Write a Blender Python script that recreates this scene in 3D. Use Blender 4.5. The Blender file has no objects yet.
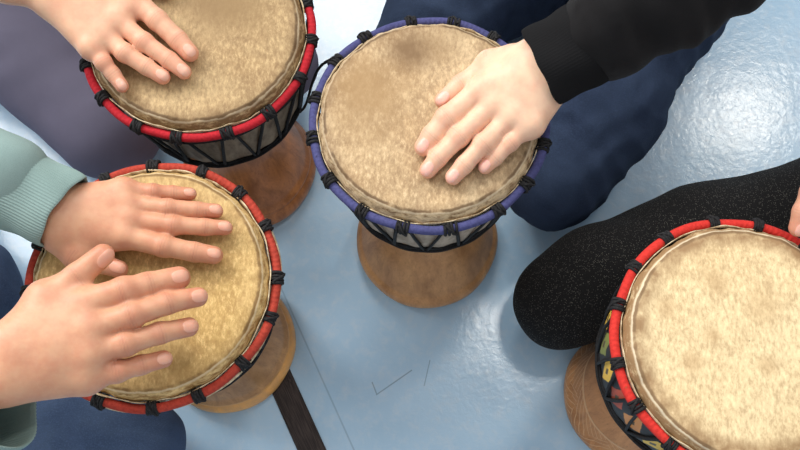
import bpy, math, random
import numpy as np
from mathutils import Vector, Matrix

random.seed(7)
rng = np.random.default_rng(7)
SC = bpy.context.scene
COL = SC.collection

# ------------------------------------------------------------------ camera
F_PX = 849.0
TILT = math.radians(18.4)
ROLL = math.radians(-1.0)
CAM_H = 1.083
_ct, _st = math.cos(TILT), math.sin(TILT)
FWD = np.array([0, _st, -_ct]); _up = np.array([0, _ct, _st]); _rt = np.array([1.0, 0, 0])
_c, _s = math.cos(ROLL), math.sin(ROLL)
RT = _c * _rt + _s * _up
UP = -_s * _rt + _c * _up
CAMP = np.array([0, 0, CAM_H])

def U(px, py, z):
    """point of height z that the photograph shows at (px, py)"""
    d = FWD + RT * (px - 400) / F_PX - UP * (py - 225) / F_PX
    t = (z - CAM_H) / d[2]
    return CAMP + d * t

cam = bpy.data.cameras.new('camera')
cam.sensor_width = 36.0
cam.lens = F_PX / 800 * 36.0
cam.clip_start = 0.02
co = bpy.data.objects.new('camera', cam); COL.objects.link(co)
Mx = Matrix.Identity(4)
for i in range(3):
    Mx[i][0] = RT[i]; Mx[i][1] = UP[i]; Mx[i][2] = -FWD[i]; Mx[i][3] = CAMP[i]
co.matrix_world = Mx
SC.camera = co

# ------------------------------------------------------------------ colour and nodes
def lin(c, a=1.0):
    o = []
    for v in c:
        v = v / 255.0
        o.append(v / 12.92 if v <= 0.04045 else ((v + 0.055) / 1.055) ** 2.4)
    return (o[0], o[1], o[2], a)

class NT:
    def __init__(s, name):
        s.m = bpy.data.materials.new(name); s.m.use_nodes = True
        s.t = s.m.node_tree; s.t.nodes.clear()
        s.out = s.n('ShaderNodeOutputMaterial'); s.b = s.n('ShaderNodeBsdfPrincipled')
        s.t.links.new(s.b.outputs[0], s.out.inputs[0])
        s.tc = s.n('ShaderNodeTexCoord')
    def n(s, typ, **kw):
        x = s.t.nodes.new(typ)
        for k, v in kw.items(): setattr(x, k, v)
        return x
    def l(s, a, b): s.t.links.new(a, b)
    def put(s, sock, v):
        if isinstance(v, bpy.types.NodeSocket): s.l(v, sock)
        elif isinstance(v, (int, float)) and sock.type in ('RGBA', 'VECTOR'): sock.default_value = (v,) * len(sock.default_value)
        else: sock.default_value = v
    def obj(s): return s.tc.outputs['Object']
    def mapping(s, vec, scale=(1, 1, 1), loc=(0, 0, 0), rot=(0, 0, 0)):
        x = s.n('ShaderNodeMapping'); s.l(vec, x.inputs[0])
        x.inputs['Location'].default_value = loc; x.inputs['Rotation'].default_value = rot; x.inputs['Scale'].default_value = scale
        return x.outputs[0]
    def noise(s, vec, scale, detail=4, rough=.55, dist=0.0):
        x = s.n('ShaderNodeTexNoise'); s.l(vec, x.inputs['Vector'])
        x.inputs['Scale'].default_value = scale; x.inputs['Detail'].default_value = detail
        x.inputs['Roughness'].default_value = rough; x.inputs['Distortion'].default_value = dist
        return x.outputs[0]
    def voro(s, vec, scale, feat='F1', out=0):
        x = s.n('ShaderNodeTexVoronoi', feature=feat); s.l(vec, x.inputs['Vector']); x.inputs['Scale'].default_value = scale
        return x.outputs[out]
    def ramp(s, v, stops):
        x = s.n('ShaderNodeValToRGB'); s.l(v, x.inputs[0]); e = x.color_ramp.elements
        while len(e) > 1: e.remove(e[-1])
        e[0].position = stops[0][0]; e[0].color = stops[0][1]
        for p, c in stops[1:]:
            q = e.new(p); q.color = c
        return x.outputs[0]
    def mr(s, v, a, b, c=0.0, d=1.0):
        x = s.n('ShaderNodeMapRange'); s.put(x.inputs[0], v)
        for i, q in enumerate((a, b, c, d)): x.inputs[i + 1].default_value = q
        return x.outputs[0]
    def mix(s, f, a, b, mode='MIX'):
        x = s.n('ShaderNodeMix', data_type='RGBA', blend_type=mode)
        s.put(x.inputs[0], f); s.put(x.inputs[6], a); s.put(x.inputs[7], b)
        return x.outputs[2]
    def math(s, op, a, b=0.0, c=0.0):
        x = s.n('ShaderNodeMath', operation=op)
        s.put(x.inputs[0], a); s.put(x.inputs[1], b); s.put(x.inputs[2], c)
        return x.outputs[0]
    def sep(s, v):
        x = s.n('ShaderNodeSeparateXYZ'); s.l(v, x.inputs[0]); return x.outputs
    def comb(s, a, b, c):
        x = s.n('ShaderNodeCombineXYZ')
        for i, q in enumerate((a, b, c)): s.put(x.inputs[i], q)
        return x.outputs[0]
    def attr(s, name):
        x = s.n('ShaderNodeAttribute', attribute_name=name); return x.outputs['Fac']
    def bump(s, h, strength=.5, dist=.001):
        x = s.n('ShaderNodeBump'); s.l(h, x.inputs['Height'])
        x.inputs['Strength'].default_value = strength; x.inputs['Distance'].default_value = dist
        s.l(x.outputs[0], s.b.inputs['Normal'])
    def fin(s, col, rough=.5, spec=.5, **kw):
        s.put(s.b.inputs['Base Color'], col); s.put(s.b.inputs['Roughness'], rough)
        s.put(s.b.inputs['Specular IOR Level'], spec)
        for k, v in kw.items(): s.put(s.b.inputs[k.replace('_', ' ')], v)
        return s.m

def polar(t):
    x, y, z = t.sep(t.obj())[:3]
    ang = t.math('ARCTAN2', y, x)
    rad = t.math('SQRT', t.math('ADD', t.math('MULTIPLY', x, x), t.math('MULTIPLY', y, y)))
    return ang, rad, z

def hide_mat(name, light, dark, edge, seed, streak=0.4, stain=.5, smear=None, bandr=(.086, .097), banda=.8, crest=.5, collar=.5):
    """goat skin: fine short hair flecks, soft blotches, a dirty worn band near the bearing edge"""
    t = NT(name); v = t.mapping(t.obj(), loc=(seed * 3.1, seed * 1.7, 0))
    big = t.noise(v, 9, 4, .55, .4)
    c = t.mix(t.mr(big, .36, .66), light, dark)
    mid = t.noise(v, 46, 4, .6, .3)
    c = t.mix(t.mr(mid, .46, .72, 0, stain), c, edge)
    # grid-like faint scuffs where hands have played
    w = t.noise(t.mapping(v, scale=(1.2, .25, 1), rot=(0, 0, .5 + seed)), 60, 3, .6)
    c = t.mix(t.mr(w, .52, .7, 0, streak * .5), c, edge)
    hair = t.noise(t.mapping(v, scale=(1, .5, 1), rot=(0, 0, seed)), 330, 3, .75)
    c = t.mix(t.mr(hair, .52, .66, 0, .6), c, [min(1, q * 1.25) for q in light[:3]] + [1])
    c = t.mix(t.mr(hair, .5, .36, 0, .42), c, edge)
    blot = t.noise(v, 75, 5, .72, .2)
    c = t.mix(t.mr(blot, .52, .72, 0, .32), c, edge)
    c = t.mix(t.mr(blot, .48, .30, 0, .3), c, [min(1, q * 1.2) for q in light[:3]] + [1])
    if smear:
        for (sx, sy, sr, sa, scol) in smear:
            dv = t.n('ShaderNodeVectorMath', operation='DISTANCE')
            t.l(t.mapping(t.obj(), scale=(1, 1, 0)), dv.inputs[0]); dv.inputs[1].default_value = (sx, sy, 0)
            dd = t.math('ADD', dv.outputs[1], t.math('MULTIPLY', t.math('SUBTRACT', t.noise(v, 22, 4, .6), .5), sr * 1.3))
            c = t.mix(t.mr(dd, sr, sr * .25, 0, sa), c, scol)
    ang, rad, z = polar(t)
    rr = t.math('ADD', rad, t.math('MULTIPLY', t.math('SUBTRACT', t.noise(v, 18, 3, .6), .5), .012))
    band = t.mr(rr, bandr[0], bandr[1])
    bn = t.math('MULTIPLY', band, t.mr(t.noise(v, 60, 4, .65), .32, .6, .25 * banda, banda))
    c = t.mix(bn, c, edge)
    # pale rubbed line on the crest
    # the collar is greyer, stained skin
    rl = t.math('ADD', rad, t.math('MULTIPLY', t.math('SUBTRACT', t.noise(v, 55, 3, .7), .5), .0035))
    ln = t.math('MULTIPLY', t.mr(rl, .0948, .0962), t.mr(rl, .0986, .0974))
    c = t.mix(t.math('MULTIPLY', ln, t.mr(t.noise(v, 34, 3, .7), .40, .52, .15, .85)), c, [q * .62 for q in edge[:3]] + [1])
    c = t.mix(t.math('MULTIPLY', t.math('MULTIPLY', t.mr(rl, .0978, .0984), t.mr(rl, .1000, .0993)), crest), c, lin((236, 224, 196)))
    lo = t.mr(rad, .0988, .1002)
    gr = t.mix(t.mr(t.noise(t.mapping(v, scale=(1, 1, 3)), 90, 4, .75), .62 - .45 * collar, .85 - .45 * collar), edge, light)
    c = t.mix(lo, c, gr)
    h = t.math('ADD', t.math('MULTIPLY', hair, .5), t.noise(v, 120, 3, .6))
    t.bump(h, .35, .0006)
    return t.fin(c, .62, .35)

def wood_mat(name, a, b, seed, rough=.42, carved=False, rim=None):
    t = NT(name); ang, rad, z = polar(t)
    v = t.mapping(t.obj(), loc=(seed, seed * 2, 0), scale=(1, 1, .22))
    g = t.noise(v, 55, 5, .65, .6)
    c = t.mix(t.mr(g, .35, .68), a, b)
    big = t.noise(t.mapping(t.obj(), loc=(seed, 0, 0)), 14, 4, .6)
    c = t.mix(t.mr(big, .5, .7, 0, .45), c, [q * .55 for q in b[:3]] + [1])
    fib = t.noise(t.mapping(t.obj(), scale=(1, 1, .06)), 420, 3, .6)
    c = t.mix(t.mr(fib, .55, .72, 0, .35), c, [q * .5 for q in b[:3]] + [1])
    h = t.math('ADD', t.math('MULTIPLY', g, .5), t.math('MULTIPLY', fib, .5))
    if rim:
        c = t.mix(t.math('MULTIPLY', t.mr(z, rim[1], rim[1] - .003), 1.0), c, t.mix(t.mr(g, .3, .7), rim[0], a))
    if carved:
        # hatched triangles cut round the foot: pale scratched lines
        tri = t.math('PINGPONG', t.math('MULTIPLY', ang, 2.2), 1.0)
        hz = t.mr(z, .006, .05)
        side = t.math('GREATER_THAN', tri, hz)
        l1 = t.math('PINGPONG', t.math('ADD', t.math('MULTIPLY', ang, 16), t.math('MULTIPLY', z, 260)), 1.0)
        l2 = t.math('PINGPONG', t.math('SUBTRACT', t.math('MULTIPLY', ang, 16), t.math('MULTIPLY', z, 260)), 1.0)
        ln = t.mix(side, t.comb(l1, l1, l1), t.comb(l2, l2, l2))
        lm = t.mr(t.sep(ln)[0], .22, .08)
        inb = t.math('MULTIPLY', t.math('LESS_THAN', z, .052), t.math('GREATER_THAN', z, .005))
        edge = t.math('MULTIPLY', t.mr(t.math('ABSOLUTE', t.math('SUBTRACT', z, .053)), .0022, .001), 1.0)
        lm = t.math('MAXIMUM', t.math('MULTIPLY', lm, inb), edge)
        c = t.mix(t.math('MULTIPLY', lm, .75), c, lin((212, 172, 130)))
        h = t.math('SUBTRACT', h, t.math('MULTIPLY', lm, 1.2))
    t.bump(h, .4, .0012)
    return t.fin(c, rough, .4)

def cloth_mat(name, a, b, scale=900, seed=0, rough=.9, weave=.35, rib=False, sheen=.0, bumpd=.0006, blot=.4):
    t = NT(name); v = t.obj()
    fine = t.noise(v, scale, 2, .7)
    big = t.noise(t.mapping(v, loc=(seed, seed, 0)), 14, 4, .6, .5)
    c = t.mix(t.math('MULTIPLY', t.mr(big, .35, .7), blot), a, b)
    c = t.mix(t.mr(fine, .45, .68, 0, weave), c, b)
    t.bump(t.math('ADD', fine, t.math('MULTIPLY', big, .8)), .5, bumpd)
    return t.fin(c, rough, .2, Sheen_Weight=sheen)

def denim_mat(name, a, b, seed):
    t = NT(name); v = t.obj()
    d1 = t.noise(t.mapping(v, scale=(1, 3, 1.5), rot=(0, 0, .7)), 260, 3, .7)
    fine = t.noise(v, 1100, 2, .6)
    big = t.noise(t.mapping(v, loc=(seed, seed, 0)), 11, 5, .6, .6)
    fold = t.noise(t.mapping(v, loc=(seed, 0, 0), scale=(1, .4, 1), rot=(0, 0, .9)), 26, 4, .6, .5)
    c = t.mix(t.mr(big, .35, .68), a, b)
    c = t.mix(t.mr(t.noise(v, 650, 2, .8), .52, .66, 0, .4), c, [min(1, q * 2.6) for q in b[:3]] + [1])
    c = t.mix(t.mr(fold, .52, .72, 0, .6), c, [min(1, q * 1.5) for q in b[:3]] + [1])
    c = t.mix(t.mr(d1, .48, .66, 0, .55), c, [min(1, q * 1.7) for q in b[:3]] + [1])
    t.bump(t.math('ADD', t.math('MULTIPLY', fine, .3), t.math('ADD', t.math('MULTIPLY', d1, .3), t.math('MULTIPLY', fold, 1.2))), .5, .002)
    return t.fin(c, .88, .15)

def skin_mat(name, base, flush, nail):
    t = NT(name); v = t.obj()
    n1 = t.noise(v, 60, 3, .6); n2 = t.noise(v, 300, 3, .7)
    c = t.mix(t.mr(n1, .38, .66, 0, .42), base, flush)
    c = t.mix(t.math('MULTIPLY', t.attr('flush'), .9), c, flush)
    c = t.mix(t.mr(n2, .55, .7, 0, .10), c, [min(1, q * 1.25) for q in base[:3]] + [1])
    cr = t.attr('crease')
    c = t.mix(t.math('MULTIPLY', cr, .35), c, [q * .62 for q in flush[:3]] + [1])
    na = t.attr('nail')
    nm = t.mr(na, .35, .65)
    c = t.mix(nm, c, nail)
    ro = t.mr(nm, 0, 1, .46, .3)
    pore = t.voro(v, 1500)
    t.bump(t.math('SUBTRACT', t.math('MULTIPLY', t.math('ADD', pore, n2), .5), t.math('MULTIPLY', cr, 1.0)), .25, .0004)
    m = t.fin(c, ro, .4, Subsurface_Weight=.22, Subsurface_Scale=.006)
    t.b.inputs['Subsurface Radius'].default_value = (1, .4, .22)
    return m

# ------------------------------------------------------------------ objects
def tag(o, label=None, cat=None, group=None, kind=None):
    for k, v in (('label', label), ('category', cat), ('group', group), ('kind', kind)):
        if v: o[k] = v
    return o

def thing(name, label, cat, loc=(0, 0, 0), group=None):
    o = bpy.data.objects.new(name, None); COL.objects.link(o)
    o.location = loc; o.empty_display_size = .05
    return tag(o, label, cat, group)

def mesh_obj(name, V, Fc, mat, parent=None, smooth=True, attrs=None):
    me = bpy.data.meshes.new(name)
    V = np.asarray(V, dtype=np.float64)
    if isinstance(Fc, np.ndarray):
        n, k = Fc.shape
        me.vertices.add(len(V)); me.vertices.foreach_set('co', V.astype(np.float32).ravel())
        me.loops.add(n * k); me.loops.foreach_set('vertex_index', Fc.astype(np.int32).ravel())
        me.polygons.add(n); me.polygons.foreach_set('loop_start', np.arange(0, n * k, k, dtype=np.int32))
        me.polygons.foreach_set('loop_total', np.full(n, k, dtype=np.int32))
        me.update(calc_edges=True)
    else:
        me.from_pydata([tuple(v) for v in V], [], [tuple(f) for f in Fc]); me.update()
    me.validate()
    if smooth: me.polygons.foreach_set('use_smooth', [True] * len(me.polygons))
    if attrs:
        for k, a in attrs.items():
            at = me.attributes.new(k, 'FLOAT', 'POINT'); at.data.foreach_set('value', a.astype(np.float32))
    me.materials.append(mat)
    o = bpy.data.objects.new(name, me); COL.objects.link(o)
    if parent: o.parent = parent
    return o

class MB:
    def __init__(s): s.V = []; s.F = []
    def add(s, V, Fc):
        k = len(s.V); s.V += [tuple(v) for v in V]; s.F += [tuple(i + k for i in f) for f in Fc]
    def grid(s, P, closeu=False, closev=False):
        """P[u][v] points"""
        nu, nv = len(P), len(P[0]); V = [q for r in P for q in r]; Fc = []
        for i in range(nu if closeu else nu - 1):
            for j in range(nv if closev else nv - 1):
                a = i * nv + j; b = ((i + 1) % nu) * nv + j
                c = ((i + 1) % nu) * nv + (j + 1) % nv; d = i * nv + (j + 1) % nv
                Fc.append((a, d, c, b))
        s.add(V, Fc)
    def tube(s, pts, r, n=8, closed=False, rf=None):
        pts = [np.array(p, float) for p in pts]; m = len(pts); rings = []
        prev = None
        for i in range(m):
            if closed: tg = pts[(i + 1) % m] - pts[i - 1]
            else: tg = pts[min(i + 1, m - 1)] - pts[max(i - 1, 0)]
            tg = tg / (np.linalg.norm(tg) + 1e-12)
            if prev is None:
                a = np.cross(tg, [0, 0, 1.0])
                if np.linalg.norm(a) < .1: a = np.cross(tg, [1.0, 0, 0])
            else: a = prev - tg * (prev @ tg)
            a /= np.linalg.norm(a); prev = a; b = np.cross(tg, a)
            rr = rf(i / m) if rf else (r[i] if hasattr(r, '__len__') else r)
            rings.append([pts[i] + rr * (math.cos(2 * math.pi * k / n) * a + math.sin(2 * math.pi * k / n) * b) for k in range(n)])
        s.grid(rings, closed, True)
        if not closed:
            k = len(s.V) - m * n
            s.F.append(tuple(k + i for i in range(n))); s.F.append(tuple(k + (m - 1) * n + i for i in reversed(range(n))))
    def lathe(s, prof, n=96, closed=False, f=None):
        P = []
        for i in range(n):
            a = 2 * math.pi * i / n
            row = []
            for (r, z) in prof:
                q = f(a, r, z) if f else (r, z)
                row.append((q[0] * math.cos(a), q[0] * math.sin(a), q[1]))
            P.append(row)
        s.grid(P, True, closed)
    def build(s, name, mat, parent=None, smooth=True):
        o = mesh_obj(name, s.V, s.F, mat, parent, smooth)
        return o

def smoothpath(P, n):
    """Catmull-Rom through P"""
    P = [np.array(p, float) for p in P]; out = []
    Q = [2 * P[0] - P[1]] + P + [2 * P[-1] - P[-2]]
    for i in range(1, len(Q) - 2):
        for k in range(n):
            t = k / n; a, b, c, d = Q[i - 1], Q[i], Q[i + 1], Q[i + 2]
            out.append(.5 * (2 * b + (c - a) * t + (2 * a - 5 * b + 4 * c - d) * t * t + (3 * b - a - 3 * c + d) * t ** 3))
    out.append(P[-1]); return out

# ------------------------------------------------------------------ signed distance modelling
def v3(a): return np.asarray(a, float)
def rcone(p, a, b, ra, rb, sc=None):
    a = v3(a); b = v3(b); q = p - a; ab = b - a
    t = np.clip((q @ ab) / (ab @ ab + 1e-12), 0, 1)
    d = q - t[:, None] * ab
    if sc is not None:                      # flatten along an axis: sc = (axis, factor)
        ax, f = sc; ax = v3(ax); comp = d @ ax
        d = d + (comp * (f - 1))[:, None] * ax
    return np.sqrt((d * d).sum(1)) - (ra + (rb - ra) * t)
def smin(a, b, k):
    h = np.clip(.5 + .5 * (b - a) / k, 0, 1)
    return b + (a - b) * h - k * h * (1 - h)

def nets(fn, lo, hi, h, margin=0.0):
    lo = v3(lo); hi = v3(hi); B = 8
    nb = np.ceil((hi - lo) / (h * B)).astype(int) + 1
    n = nb * B
    g = [np.arange(k) for k in nb]
    bi = np.stack(np.meshgrid(*g, indexing='ij'), -1).reshape(-1, 3)
    cen = lo + (bi * B + (B - 1) / 2) * h
    dv = fn(cen)
    act = np.abs(dv) < B * h * .87 * 1.35 + margin
    D = np.repeat(np.repeat(np.repeat(dv.reshape(nb), B, 0), B, 1), B, 2)
    off = np.stack(np.meshgrid(*[np.arange(B)] * 3, indexing='ij'), -1).reshape(-1, 3)
    ids = (bi[act][:, None, :] * B + off[None]).reshape(-1, 3)
    vals = np.empty(len(ids))
    for s in range(0, len(ids), 400000):
        vals[s:s + 400000] = fn(lo + ids[s:s + 400000] * h)
    D[ids[:, 0], ids[:, 1], ids[:, 2]] = vals
    S = D < 0
    c = np.zeros(np.array(D.shape) - 1, dtype=np.int8)
    for dx in (0, 1):
        for dy in (0, 1):
            for dz in (0, 1):
                c += S[dx:D.shape[0] - 1 + dx, dy:D.shape[1] - 1 + dy, dz:D.shape[2] - 1 + dz]
    A = np.argwhere((c > 0) & (c < 8))
    idx = -np.ones(c.shape, dtype=np.int64); idx[A[:, 0], A[:, 1], A[:, 2]] = np.arange(len(A))
    acc = np.zeros((len(A), 3)); cnt = np.zeros(len(A))
    corners = [(x, y, z) for x in (0, 1) for y in (0, 1) for z in (0, 1)]
    dc = {k: D[A[:, 0] + k[0], A[:, 1] + k[1], A[:, 2] + k[2]] for k in corners}
    for k in corners:
        for ax in range(3):
            if k[ax] == 0:
                k2 = list(k); k2[ax] = 1; k2 = tuple(k2)
                a, b = dc[k], dc[k2]; m = (a < 0) != (b < 0)
                t = np.where(m, a / np.where(m, a - b, 1), 0)
                p = np.tile(np.array(k, float), (len(A), 1)); p[:, ax] += t
                acc[m] += p[m]; cnt[m] += 1
    V = lo + (A + acc / cnt[:, None]) * h
    quads = []
    for ax in range(3):
        s1 = [slice(None)] * 3; s2 = [slice(None)] * 3
        s1[ax] = slice(0, -1); s2[ax] = slice(1, None)
        a = S[tuple(s1)]; b = S[tuple(s2)]
        E = np.argwhere(a != b)
        u, w = (ax + 1) % 3, (ax + 2) % 3
        E = E[(E[:, u] > 0) & (E[:, w] > 0) & (E[:, u] < c.shape[u]) & (E[:, w] < c.shape[w])]
        ins = a[E[:, 0], E[:, 1], E[:, 2]]
        def cell(du, dw):
            q = E.copy(); q[:, u] -= du; q[:, w] -= dw
            return idx[q[:, 0], q[:, 1], q[:, 2]]
        q = np.stack([cell(1, 1), cell(0, 1), cell(0, 0), cell(1, 0)], 1)
        q[~ins] = q[~ins][:, ::-1]
        quads.append(q)
    Q = np.concatenate(quads); Q = Q[(Q >= 0).all(1)]
    return V, Q

def relax(V, Q, it=2, f=.5):
    e = np.concatenate([Q[:, [0, 1]], Q[:, [1, 2]], Q[:, [2, 3]], Q[:, [3, 0]]])
    e = np.concatenate([e, e[:, ::-1]])
    cnt = np.bincount(e[:, 0], minlength=len(V)).astype(float)
    for _ in range(it):
        s = np.stack([np.bincount(e[:, 0], weights=V[e[:, 1], k], minlength=len(V)) for k in range(3)], 1)
        V = V + f * (s / np.maximum(cnt, 1)[:, None] - V)
    return V

def wob(p, s, seed=0.0):
    """cheap smooth noise"""
    x, y, z = p[:, 0] * s + seed, p[:, 1] * s - seed * .7, p[:, 2] * s + seed * .3
    return (np.sin(x + 1.7 * np.sin(y * .9 + .5)) * np.cos(y * 1.1 + 1.3 * np.sin(z)) + .5 * np.sin(2.1 * x - 1.3 * z + 2 * np.sin(1.2 * y))) / 1.5

# ------------------------------------------------------------------ hands
class Hand:
    """fingers: dict name -> list of 4 world points (thumb: 4 too), radii scale"""
    def __init__(s, fingers, thumb, wrist, fore, rs=1.0, lift=.0, thumb_up=None, wr=1.0, fore_r=.022, spread=1.0, tr=1.0):
        s.TR = tuple(q * tr for q in s.TR)
        s.f = fingers; s.t = thumb; s.w = v3(wrist); s.fore = [v3(q) for q in fore]; s.rs = rs; s.thumb_up = thumb_up; s.wr = wr
        s.fore_r = fore_r
        m = [f[0] for f in fingers]
        lat = m[0] - m[3]; s.lat = lat / np.linalg.norm(lat)
        ax = (m[1] + m[2]) / 2 - s.w; s.ax = ax / np.linalg.norm(ax)
        n = np.cross(s.lat, s.ax); n /= np.linalg.norm(n)
        if n[2] < 0: n = -n
        s.n = n; s.spread = spread
    RAD = [(.0094, .0083, .0076, .0070), (.0096, .0085, .0078, .0071), (.0094, .0082, .0075, .0069), (.0086, .0073, .0068, .0062)]
    TR = (.0125, .0108, .0092, .0080)
    def frames(s):
        out = []
        for f, R in list(zip(s.f, s.RAD)) + [(s.t, s.TR)]:
            d = f[3] - f[2]; d = d / np.linalg.norm(d)
            up = s.n if f is not s.t or s.thumb_up is None else v3(s.thumb_up)
            up = up - d * (up @ d); up /= np.linalg.norm(up)
            sd = np.cross(d, up)
            out.append((f, R, d, up, sd))
        return out
    def naild(s, p, fr):
        f, R, d, up, sd = fr
        r = R[3] * s.rs
        q = p - (f[3] + d * r * .02)
        a = (q @ d) / (r * .86); b = (q @ sd) / (r * .63); c = q @ up
        e = (np.abs(a) ** 2.6 + np.abs(b) ** 2.6)
        return np.where(c > 0, e, 9.0)
    def sdf(s, p):
        rs = s.rs; k1 = .015 * rs
        # palm
        d = None
        offs = [.0135, .0045, -.0045, -.0125]
        for i, (f, R) in enumerate(zip(s.f, s.RAD)):
            wpt = s.w + s.lat * offs[i] * rs * s.spread
            pulled = f[0] - s.n * .002 * rs
            q = rcone(p, wpt, pulled, .0125 * rs * s.wr, R[0] * 1.12 * rs)
            d = q if d is None else smin(d, q, k1)
        for i in range(3):
            a_, b_ = s.f[i], s.f[i + 1]
            d = smin(d, rcone(p, a_[0] - s.n * .0012 * rs, b_[0] - s.n * .0016 * rs, .0084 * rs, .0084 * rs), .007 * rs)
            mid_ = (a_[0] + b_[0]) / 2; wm_ = mid_ * .5 + s.w * .5
            d = smin(d, rcone(p, mid_ - s.n * .001 * rs, wm_, .0094 * rs, .0108 * rs), .010 * rs)
            u_ = .13
            d = smin(d, rcone(p, a_[0] * (1 - u_) + a_[1] * u_ - s.n * .004 * rs, b_[0] * (1 - u_) + b_[1] * u_ - s.n * .004 * rs, .0056 * rs, .0056 * rs), .006 * rs)
        # heel and ball of the thumb
        t = s.t
        q = rcone(p, s.w + s.lat * .013 * rs - s.n * .003 * rs, t[1], .0135 * rs, s.TR[1] * 1.08 * rs)
        d = smin(d, q, .014 * rs)
        q = rcone(p, t[1] - s.n * .002, s.f[0][0] - s.n * .005 * rs - s.ax * .012 * rs, .0075 * rs, .0075 * rs)
        d = smin(d, q, .016 * rs)
        q = rcone(p, s.w - s.lat * .008 * rs - s.n * .003 * rs, s.f[3][0] - s.n * .004 * rs, .012 * rs, .0085 * rs)
        d = smin(d, q, .010 * rs)
        # forearm: an oval section widening from the wrist
        P = [s.w] + s.fore
        for i in range(len(P) - 1):
            ra = s.fore_r * (.80 if i == 0 else 1.0 + .22 * (i - .2)); rb = s.fore_r * (1.0 + .25 * (i + .6))
            q = rcone(p, P[i], P[i + 1], ra, rb, sc=(s.n, 1.28 if i == 0 else 1.1))
            d = smin(d, q, .018)
        # fingers
        fd = None
        for j, (f, R) in enumerate(list(zip(s.f, s.RAD)) + [(s.t, s.TR)]):
            g = None
            for i in range(3):
                q = rcone(p, f[i], f[i + 1], R[i] * rs * .98, R[i + 1] * rs * .98)
                g = q if g is None else smin(g, q, .003 * rs)
            # knuckle of the middle joint
            g = smin(g, np.sqrt(((p - f[1]) ** 2).sum(1)) - R[1] * 1.0 * rs, .003 * rs)
            if j < 4:
                d = smin(d, g, .0045 * rs) if fd is None else d
                fd = g if fd is None else smin(fd, g, .0012 * rs)
            else:
                thumb = g
        # fade the blend: webbing close to the palm only
        d = smin(d, fd, .0052 * rs)
        d = smin(d, thumb, .007 * rs)
        # knuckle bumps and tendons on the back
        for i, f in enumerate(s.f):
            bp = f[0] + s.n * .0025 * rs
            d = smin(d, np.sqrt(((p - bp) ** 2).sum(1)) - .0048 * rs, .012 * rs)
        for fr in s.frames():
            e = s.naild(p, fr)
            d = d - .00035 * np.clip((1.15 - e) / .3, 0, 1) + .00025 * np.exp(-((e - 1.5) / .35) ** 2)
        d = d + wob(p, 90, 1.0) * .00025
        return d
    def bounds(s):
        P = [q for f in s.f for q in f] + list(s.t) + [s.w] + s.fore
        P = np.array(P); return P.min(0) - .05, P.max(0) + .05
    def mesh(s, h=.0011):
        lo, hi = s.bounds()
        V, Q = nets(s.sdf, lo, hi, h)
        V = relax(V, Q, 1, .35)
        nail = np.zeros(len(V)); fl = np.zeros(len(V)); cr = np.zeros(len(V))
        for fr in s.frames():
            f, R, d, up, sd = fr
            nail = np.maximum(nail, np.clip((1.18 - s.naild(V, fr)) / .36, 0, 1))
            for i, w in ((1, .55), (2, .35), (3, .9)):
                dd = ((V - f[i]) ** 2).sum(1); fl = np.maximum(fl, w * np.exp(-dd / (2 * (.0095 * s.rs) ** 2)))
            for i in (1, 2):
                dr = f[i] - f[i - 1]; dr = dr / np.linalg.norm(dr); u2 = up - dr * (up @ dr); u2 /= np.linalg.norm(u2)
                q = V - f[i]; a = q @ dr; c = q @ u2
                near = np.exp(-(a / .006) ** 2) * np.clip(c / .004, 0, 1) * ((q ** 2).sum(1) < .015 ** 2)
                for o in (-.0022, 0, .0022):
                    cr = np.maximum(cr, near * np.exp(-((a - o) / .0007) ** 2) * (1 if o == 0 else .6))
        for f in s.f:
            dd = ((V - f[0]) ** 2).sum(1); fl = np.maximum(fl, .28 * np.exp(-dd / (2 * .011 ** 2)))
        return V, Q, dict(nail=nail, flush=fl, crease=cr)

def hand_px(F4, T4, wrist, fore, z, rs=1.0, **kw):
    """F4: per finger four photo points; z: heights for MCP, PIP, DIP, TIP; T4 carries (x, y, z)"""
    fs = []
    for i, f in enumerate(F4):
        fs.append([U(f[k][0], f[k][1], f[k][2] if len(f[k]) > 2 else z[k]) for k in range(4)])
    th = [U(*q) for q in T4]
    return Hand(fs, th, U(*wrist), fore, rs, **kw)

def rest_hand(w, ax, n, left, fore, rs=1.0):
    """a relaxed hand lying at w, fingers along ax, back of the hand along n"""
    ax = v3(ax) / np.linalg.norm(ax); n = v3(n); n = n - ax * (n @ ax); n /= np.linalg.norm(n)
    lat = np.cross(ax, n) * (1 if left else -1)       # towards the thumb
    w = v3(w); P = lambda a, b, c: w + (ax * a + lat * b + n * c) * rs
    F4 = []
    for b, L, m in ((.024, .058, .066), (.008, .064, .069), (-.008, .059, .065), (-.023, .046, .058)):
        F4.append([P(m, b, 0), P(m + L * .48, b * 1.15, -.001), P(m + L * .78, b * 1.2, -.008), P(m + L * .98, b * 1.2, -.016)])
    T4 = [P(.018, .022, -.004), P(.040, .036, -.008), P(.060, .046, -.011), P(.078, .050, -.014)]
    return Hand(F4, T4, w, fore, rs)

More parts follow.
